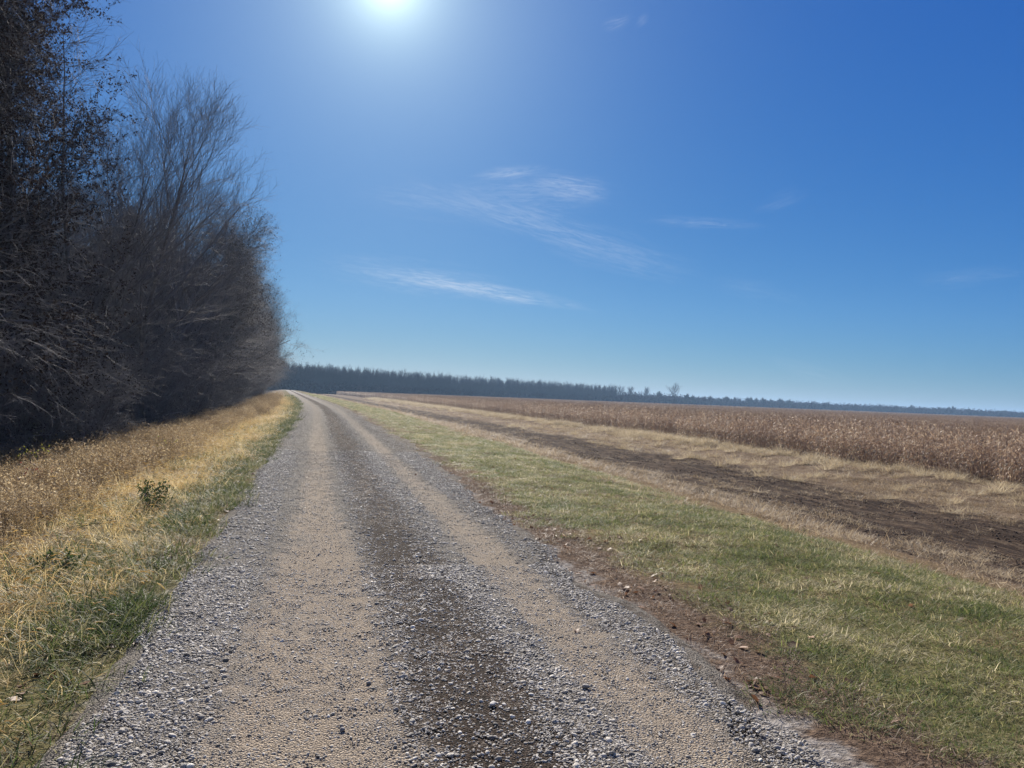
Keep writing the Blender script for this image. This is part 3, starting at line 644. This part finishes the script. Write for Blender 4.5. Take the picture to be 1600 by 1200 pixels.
# the ones the eye can pick out
plant('bare_tree', T1[0], at(-8.3, 31.5), 1.0, .95, 'tall slender bare tree with level branches rising above the wood', 'tree')
plant('bare_tree', T1[1], at(-9.9, 27.0), 2.6, .93, 'bare tree whose long thin twigs reach out at the top left corner', 'tree')
plant('bare_tree', V1[0], at(-9.6, 46), 0.3, .99, 'large bare tree with a rounded fan of fine upswept branches beside the road', 'tree')
plant('bare_tree', V1[1], at(-11.3, 41), 2.3, .84, 'bare tree with upswept branches just in front of the large rounded one', 'tree')
plant('bare_tree', V1[1], at(-9.9, 58), 4.0, .98, 'bare rounded tree directly behind the large rounded one', 'tree')
for (u_, y_, s_, w_, lab) in ((-12.5, 26.5, 1.22, 3, 'large dark leafy tree cut off by the left edge of the view'), (-14.4, 30.5, 1.25, 3, 'dark leafy tree behind the large one at the left edge'), (-11.9, 33.5, 1.08, 3, 'dense dark leafy tree right behind the slender bare trunk'),
                              (-15.8, 37, 1.22, 2, 'dark leafy tree just left of the tall slender bare one'), (-19, 41, 1.35, 3, 'tall dark leafy tree deep behind the slender bare one')):
    plant('leafy_oak', W1[w_], at(u_, y_), .4*w_, s_, lab, 'tree')
plant('leafy_oak', W1[3], at(-12.0, 21), .1, 1.18, 'dark tree still holding dry leaves at the left edge of the view', 'tree')
plant('bare_tree', W1[0], at(-8.2, 90), .2, 1.15, 'bare tree leaning out over the road at the far end of the wood', 'tree')
rr = np.random.default_rng(91)
KINDS = [('bare grey tree with spreading limbs in the thick of the wood', 'bare spreading trees crowded in the wood left of the road'),
         ('tree with a few clinging dry leaves in the thick of the wood', 'trees with a few dry leaves in the wood left of the road'),
         ('tree full of dark dry leaves in the thick of the wood', 'trees full of dry leaves in the wood left of the road'),
         ('tree full of dark dry leaves in the thick of the wood', 'trees full of dry leaves in the wood left of the road'),
         ('bare grey tree with upswept fan of twigs in the wood', 'bare fan shaped trees in the wood left of the road')]
yy = 11.0
while yy < 270:
    for (uo, js) in ((-9.8, 1.0), (-13.8, 1.0), (-18.5, 1.1)):
        if uo < -15 and rr.random() < .1: continue
        y_ = yy+rr.uniform(-1.6, 1.6); u_ = uo+rr.uniform(-1.1, 1.1)
        if y_ < 40: u_ -= 2.4
        if uo > -11 and (38 < y_ < 62 or abs(y_-33) < 2 or abs(y_-90) < 3 or y_ < 14): continue
        ki = int(rr.choice([0, 1, 2, 3, 4], p=[.34, .26, .13, .09, .18])) if y_ > 42 else int(rr.choice([1, 2, 3], p=[.3, .4, .3]))
        pair = (W1+V1)[ki] if ki < 4 else V1[int(rr.integers(0, 2))]
        sc = js*rr.uniform(.82, 1.0)*(1.12 if y_ > 62 else 1.0)
        if y_ > 64 and uo > -11: u_ += .9
        if 34 < y_ < 62: sc *= .88
        plant('bare_tree' if ki in (0, 4) else 'leafy_oak', pair, at(u_, y_), rr.uniform(-.5, .5), sc, KINDS[ki][0], 'tree', KINDS[ki][1])
    yy += 4.2+yy*.016
# low spreading trees standing inside the front rank close the wood near the ground
yy = 12.0
while yy < 190:
    for uo in (-8.3, -10.3):
        if rr.random() < .2: continue
        plant('brush_shrub', B1[int(rr.integers(0, 3))], at(uo+rr.uniform(-.6, .6)-.6*(yy < 25), yy+rr.uniform(-1, 1)), rr.uniform(-.5, .5), rr.uniform(.7, 1.15), 'grey tangled brush shrub at the foot of the wood', 'shrub', 'brush shrubs along the foot of the wood')
    yy += 2.6+yy*.018
# leafy undergrowth and the depth of the wood (no one could count it)
und = [bare_tree('und_%d' % i, rt_, 3.2, .025, spec_brush(3.2), stems=6, spreadb=.5, kt=6, leaves=700, leafsize=.045, split=False) for i in range(2)]
gd = lambda U, Y, X: np.ones_like(U)
P, U = spread(rg, -26, -9.8, 8, 60, .30, gd); P2, _ = spread(rg, -26, -9.8, 60, 240, .12, gd)
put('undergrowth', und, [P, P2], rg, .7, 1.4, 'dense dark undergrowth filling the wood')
deep = [bare_tree('deep_%d' % i, rt_, 13, .15, spec_wide(13)[:3], leaves=9000, leafsize=.09, split=False) for i in range(2)]
P, _ = spread(rg, -46, -21, 15, 260, .04, gd)
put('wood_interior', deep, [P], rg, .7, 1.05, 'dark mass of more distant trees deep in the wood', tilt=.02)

# saplings and weeds that stand out on the bank
def sapling(name, rng, h, n, mat, ls, leafn):
    return bare_tree(name, rng, h, .008, [dict(n=n, t0=.25, t1=1, ang=.8, length=h*.45, k=4, up=.2, wob=.2, rr=.6, rmin=.003), dict(n=4, t0=.2, t1=1, ang=.6, length=h*.16, k=3, up=0, wob=.2, rr=.7, rmin=.002)], stems=3, spreadb=.3, kt=6, leaves=leafn, leaf_mat=mat, leafsize=ls)
for (px, py, zz, h, mat, lf, lab, nm, cat) in [
        (45, 712, -.95, 1.7, M_yel, 320, 'sapling with yellow green leaves at the left edge, in front of the dark wood', 'leafy_sapling', 'sapling'),
        (66, 742, -.85, .75, M_yel, 70, 'small yellow green leafy sapling low on the bank under the wood', 'leafy_sapling', 'sapling'),
        (70, 775, -.7, .6, M_red, 90, 'small shrub with dull red leaves on the bank under the wood', 'red_shrub', 'shrub'),
        (252, 712, -.8, .5, M_yel, 60, 'small yellow leaved plant where the bank meets the wood', 'leafy_sapling', 'sapling'),
        (62, 905, -.3, .30, M_weedgreen, 420, 'bright green leafy weed among the golden foxtails', 'green_weed', 'weed'),
        (252, 795, -.3, .42, M_weedgreen, 650, 'dark green bushy weed between foxtails and brown weeds', 'green_weed', 'weed')]:
    d = f*FPX + r2*(px-800) + u2*(600-py); k = (zz-1.6)/d.z; x, y_ = d.x*k, d.y*k
    for _ in range(4): k = (float(zg(x, y_))-1.6)/d.z; x, y_ = d.x*k, d.y*k
    plant(nm, sapling(nm, rt_, h, 10, mat, .016 if mat is M_weedgreen else .03, lf), (x, y_, float(zg(x, y_))), 0, 1, lab, cat)

# ------------------------------------------------------------------ corn
def corn_mesh(name, rng, nl=13, k=5, lite=False):
    h = rng.uniform(1.95, 2.3); A = Acc(); K = 5
    P = np.stack([rng.normal(0, .02, K), rng.normal(0, .02, K), np.linspace(0, h, K)], -1)[None]; P[0, 0, :2] = 0
    V, F = tubes(P, np.linspace(.012, .005, K)[None], 3); A.add(V, F, rng.random(), 0)
    z = np.linspace(.35, h*.97, nl)+rng.normal(0, .05, nl); a = np.arange(nl)*math.pi+rng.normal(0, .5, nl)+rng.uniform(0, 6)
    b = np.stack([np.interp(z, P[0, :, 2], P[0, :, 0]), np.interp(z, P[0, :, 2], P[0, :, 1]), z], -1)
    el = rng.uniform(.5, 1.15, nl); D = np.stack([np.cos(a)*np.cos(el), np.sin(a)*np.cos(el), np.sin(el)], -1); L = rng.uniform(.38, .66, nl); Q = [b]
    for i in range(k-1):
        D = norm(D+np.array([0, 0, -.95*(i+.6)/(k-1)])*rng.uniform(.8, 1.7, nl)[:, None]+rng.normal(0, .12, (nl, 3))); Q.append(Q[-1]+D*(L/(k-1))[:, None])
    Q = np.stack(Q, 1); sa = a[:, None]+math.pi/2+np.cumsum(rng.normal(0, .5, (nl, k)), 1)
    side = np.stack([np.cos(sa), np.sin(sa), rng.normal(0, .3, (nl, k))], -1); side = norm(side)
    W = (np.array([.5, 1, .9, .6, .12]) if k == 5 else np.linspace(.9, .3, k))[None]*rng.uniform(.018, .030, nl)[:, None]*(1.5 if lite else 1)
    V, F = strips(Q, W, side); A.add(V, F, np.repeat(rng.random(nl), 2*k), 0)
    # tassel
    m = 3 if lite else 6; a = rng.uniform(0, 6.283, m); tp = P[0, -1]; d = norm(np.stack([np.cos(a), np.sin(a), rng.uniform(1, 3, m)], -1))
    Q = np.stack([np.broadcast_to(tp, (m, 3)), tp+d*.12, tp+norm(d+[0, 0, -.25])*.25], 1); V, F = tubes(Q, np.array([.003, .0045, .003])[None].repeat(m, 0), 3); A.add(V, F, .4, 0)
    # hanging ear in its husk
    for _ in range(1):
        zz = rng.uniform(.85, 1.25); a = rng.uniform(0, 6.283); dn = -1 if rng.random() < .6 else .8; d = norm(np.array([math.cos(a)*.6, math.sin(a)*.6, dn])); s0 = np.array([0, 0, zz])
        Q = np.stack([s0, s0+d*.07, s0+d*.15, s0+d*.23])[None]; V, F = tubes(Q, np.array([[.012, .028, .026, .006]]), 5); A.add(V, F, rng.random(), 1)
    return A
rc = np.random.default_rng(31)
corn = [corn_mesh('c', rc).mesh('corn_%d' % i, [M_corn, M_cob]) for i in range(8)]
U0 = 32.6
def edge(y): return U0+(vnoise(np.asarray(y)*.35, np.asarray(y)*0, 90)-.5)*1.3+(vnoise(np.asarray(y)*1.3, np.asarray(y)*0, 92)-.5)*1.4
# rows run roughly along the road; first rows as plants on a grid
Ys = []; 
for ri in range(26):
    yr = np.arange(18, 230, .19 if ri < 10 else .24)
    yr = yr+rc.normal(0, .04, len(yr)); ur = edge(yr)+ri*.76+rc.normal(0, .05, len(yr))
    if ri < 2: kp = rc.random(len(yr)) > .18; yr, ur = yr[kp], ur[kp]
    Ys.append(np.stack([ur+xc(yr), yr, np.full(len(yr), ri)], -1))
C = np.concatenate(Ys); fw = C[:, 0]*math.sin(YAW)+C[:, 1]*math.cos(YAW); rtt = C[:, 0]*math.cos(YAW)-C[:, 1]*math.sin(YAW)
C = C[(rtt < fw*.74+3)]
Z = zg(C[:, 0], C[:, 1]); dist = np.hypot(C[:, 0], C[:, 1]); inview = (rtt[(rtt < fw*.74+3)] < fw[(rtt < fw*.74+3)]*.672)
order = np.argsort(np.where((C[:, 2] < 2) & inview, dist, 1e9)); first = order[:300]; rest = np.ones(len(C), bool); rest[first] = False
for i in first:
    o = link('corn_plant', corn[int(rc.integers(0, 8))]); s = rc.uniform(.80, 1.02)
    o.location = (C[i, 0], C[i, 1], Z[i]); o.rotation_euler = (rc.normal(0, .05), rc.normal(0, .05), rc.uniform(0, 6.28)); o.scale = (s, s, s)
    tag(o, 'dry tan corn stalk with drooping leaves standing at the edge of the field', 'corn plant', 'corn stalks along the field edge')
P = np.stack([C[rest, 0], C[rest, 1], Z[rest]], -1)
put('corn_rows', corn, [P], rc, .79, 1.0, 'dense rows of dry standing corn behind the field edge', tilt=.05)
# the wide field: patches of plants
def patch(name, rng, size=5., n=95):
    A = Acc(); pool = [corn_mesh('c', rng, 7, 4, True) for _ in range(8)]; 
    rows = int(size/.76)
    for i in range(n):
        c = pool[int(rng.integers(0, 8))]; a = rng.uniform(0, 6.283); R2 = np.array([[math.cos(a), math.sin(a), 0], [-math.sin(a), math.cos(a), 0], [0, 0, rng.uniform(.85, 1.08)]])
        off = np.array([(rng.integers(0, rows)+.5)*.76-size/2, rng.uniform(-size/2, size/2), 0]); ov = rng.random()
        for V, F, a_, m in zip(c.V, c.F, c.A, c.M):
            base = F.min(); A.add(V@R2+off, F-base, np.clip(a_*.6+ov*.4, 0, 1), m[0])
    return A.mesh(name, [M_corn, M_cob])
pat = [patch('patch_%d' % i, rc) for i in range(4)]
# outline of the far side of the field (bearing -> distance)
def bear(px): return YAW+math.atan((px-800)/FPX)
FB = [(420, 460), (500, 500), (700, 600), (960, 790), (1100, 990), (1350, 1250), (1650, 1450), (1800, 1500)]
def fdist(b): return np.interp(b, [bear(p) for p, _ in FB], [d for _, d in FB])
gx, gy = np.meshgrid(np.arange(-40, 1400, 4.75), np.arange(20, 1250, 4.75)); gx = gx.ravel(); gy = gy.ravel()
b = np.arctan2(gx, gy); dd = np.hypot(gx, gy); uu = gx-xc(gy)
ok = (dd < fdist(b)-6) & (b < bear(1680)) & (b > bear(440))
ok &= ((uu > U0+26*.76+2.2) & (gy < 232)) | ((uu > U0+2.5) & (gy >= 232))
ok &= (dd < 420) | (RNG.random(len(gx)) < .92)
P = np.stack([gx[ok], gy[ok], zg(gx[ok], gy[ok])], -1); n = len(P)
P[:, :2] += RNG.normal(0, .15, (n, 2))
scatter('corn_field', pat, P, np.stack([np.zeros(n), np.zeros(n), RNG.integers(0, 2, n)*math.pi], -1), np.stack([np.ones(n), np.ones(n), RNG.uniform(.88, .99, n)], -1), RNG.integers(0, 4, n), 'wide field of dry standing corn reaching to the distant trees')

# ------------------------------------------------------------------ far woods
rf = np.random.default_rng(55)
def spec_pop(h): return [dict(n=26, t0=.2, t1=.99, ang=lambda t: .75-.15*t, length=lambda t: h*(.17-.02*t), k=4, up=.7, wob=.15, rr=.4, rmin=.04),
                         dict(n=6, t0=.2, t1=1, ang=.5, length=h*.06, k=3, up=.4, wob=.2, rr=.6, rmin=.035, lo=.6)]
pop = [bare_tree('pop_%d' % i, rf, 15, .16, spec_pop(15), far=True, split=False, kt=8, top=.3) for i in range(7)]
def spec_rd(h): return [dict(n=14, t0=.2, t1=.95, ang=lambda t: 1.1-.5*t, length=lambda t: h*(.5-.3*t), k=5, up=.4, wob=.2, rr=.5, rmin=.06),
                        dict(n=8, t0=.2, t1=1, ang=.6, length=h*.2, k=4, up=.2, wob=.25, rr=.6, rmin=.07), dict(n=6, t0=.2, t1=1, ang=.6, length=h*.08, k=3, up=.2, wob=.25, rr=.6, rmin=.045, lo=.6)]
lone = bare_tree('lone', rf, 19, .42, [dict(n=11, t0=.28, t1=.8, ang=lambda t: .62, length=lambda t: 19*(.62-.35*t), k=6, up=.25, wob=.2, rr=.65, rmin=.15)]+spec_rd(17)[1:], far=True)
rnd = [bare_tree('rnd_%d' % i, rf, 11, .25, spec_rd(11), far=True) for i in range(3)]
cedar = [bare_tree('cedar_%d' % i, rf, 9, .2, spec_rd(9), far=True, leaves=2600, leaf_mat=M_ever, leafsize=.33) for i in range(3)]
def far_pos(px, D): b = bear(px); x, y_ = D*math.sin(b), D*math.cos(b); return (x, y_, float(zg(x, y_)))
# front rank of the plantation, each tree its own
for i in range(235):
    px = 428+(968-428)*((i+rf.uniform(-.3, .3))/234); D = float(fdist(bear(px)))+rf.uniform(0, 9)
    o = link('plantation_tree', pop[int(rf.integers(0, 7))]); o.location = far_pos(px, D); s = rf.uniform(.95, 1.14)*(1.0+.14*math.sin(px*.05)*.3)
    if px > 925: s *= .95-.0035*(px-925)
    o.scale = (s*1.0, s*1.0, s); o.rotation_euler = (0, 0, rf.uniform(0, 6.28))
    tag(o, 'thin straight bare tree in the front rank of the distant plantation', 'tree', 'trees of the distant plantation')
pts = []
for i in range(3400):
    px = 420+(962-420)*rf.random()**.93; D = float(fdist(bear(px)))+8+75*rf.random(); pts.append(far_pos(px, D))
put('far_plantation', pop, [np.array(pts)], rf, .85, 1.04, 'dense ranks of thin bare trees behind the plantation edge', tilt=.02)
def hedge_mesh(name, rng):
    A = Acc(); n = 900; c = rng.normal(0, 1, (n, 3))*[1.6, 1.6, 1.0]; c[:, 2] = np.abs(c[:, 2]+1.3); d = norm(rng.normal(0, 1, (n, 3)))*.35; s = norm(np.cross(d, rng.normal(0, 1, (n, 3))))
    V, F = strips(np.stack([c-d, c, c+d], 1), np.array([.06, .2, .06])[None].repeat(n, 0), s); A.add(V, F, np.repeat(rng.random(n), 6)); return A.mesh(name, [M_dry])
hm = [hedge_mesh('hm_%d' % i, rf) for i in range(3)]
pts = []
for i in range(1500):
    px = 420+(1000-420)*rf.random(); D = float(fdist(bear(px)))-2+22*rf.random(); pts.append(far_pos(px, D))
put('plantation_understory', hm, [np.array(pts)], rf, .8, 1.6, 'low brush under the distant plantation', tilt=.02)
# single far trees that show above the hedge line
def far_tree(pair, px, D, sc, lab, group=None, nm='far_tree', sx_=1.):
    o = plant(nm, pair, far_pos(px, D), rf.uniform(0, 6.28), sc, lab, 'tree', group); o.scale = (sc*sx_, sc*sx_, sc); return o
far_tree(lone, 1056, 740, 1.0, 'tall lone bare tree standing above the far hedge line', nm='lone_tree')
far_tree(rnd[0], 1010, 800, 1.32, 'low rounded bare tree between the plantation end and the lone tree', nm='round_tree', sx_=1.15)
far_tree(rnd[1], 984, 800, 1.38, 'bare round tree at the right end of the plantation', nm='round_tree')
far_tree(rnd[2], 972, 790, 1.45, 'bare tree just inside the right end of the plantation', nm='round_tree', sx_=.8)
far_tree(cedar[0], 1033, 950, 1.45, 'dark bushy tree just left of the lone tree', nm='bushy_tree')
far_tree(cedar[1], 1074, 900, 1.25, 'dark bushy tree just right of the lone tree', nm='bushy_tree')
far_tree(cedar[2], 1084, 950, 1.15, 'second dark bushy tree right of the lone tree', nm='bushy_tree')
GF = 'trees along the far edge of the corn field'
for i in range(62):
    px = 1092+(1600-1092)*(i+rf.uniform(-.4, .4))/61; D = float(fdist(bear(px)))+rf.uniform(5, 45); q = rf.random()
    hh = np.interp(px, [1090, 1200, 1400, 1600], [1.25, 1.25, 1.2, 1.25])
    if 1300 < px < 1400 or px > 1500: hh *= .85
    far_tree(cedar[int(rf.integers(0, 3))] if q < .72 else rnd[int(rf.integers(0, 3))], px, D, hh*rf.uniform(.7, 1.15)*(1. if q < .72 else .95), 'small dark tree in the line along the far edge of the corn' if q < .72 else 'small bare tree in the line along the far edge of the corn',
             GF if q < .72 else 'bare trees along the far edge of the corn field', 'hedge_tree')
pts = []
for i in range(2600):
    px = 960+(1720-960)*rf.random(); D = float(fdist(bear(px)))+10+70*rf.random(); pts.append(far_pos(px, D))
put('far_hedge', hm, [np.array(pts)], rf, 1.5, 2.5, 'continuous low wood closing the far side of the corn field', tilt=.02)

# ------------------------------------------------------------------ haze
m, t = newmat('haze_air')
pv = t.n.new('ShaderNodeVolumePrincipled'); pv.inputs['Color'].default_value = (.34, .54, .82, 1); pv.inputs['Density'].default_value = .00021; pv.inputs['Anisotropy'].default_value = .25
o_ = t.n.new('ShaderNodeOutputMaterial'); t.l.new(pv.outputs[0], o_.inputs['Volume'])
hx0, hx1, hy0, hy1, hz0, hz1 = -4700, 4700, -3900, 4900, -3.6, 34
V = np.array([(x, y, z) for z in (hz0, hz1) for y in (hy0, hy1) for x in (hx0, hx1)], float)
F = np.array([(0, 2, 3, 1), (4, 5, 7, 6), (0, 1, 5, 4), (2, 6, 7, 3), (0, 4, 6, 2), (1, 3, 7, 5)])
tag(link('haze', mesh_np('haze', V, F, m)), 'thin blue haze over the fields', kind='stuff')
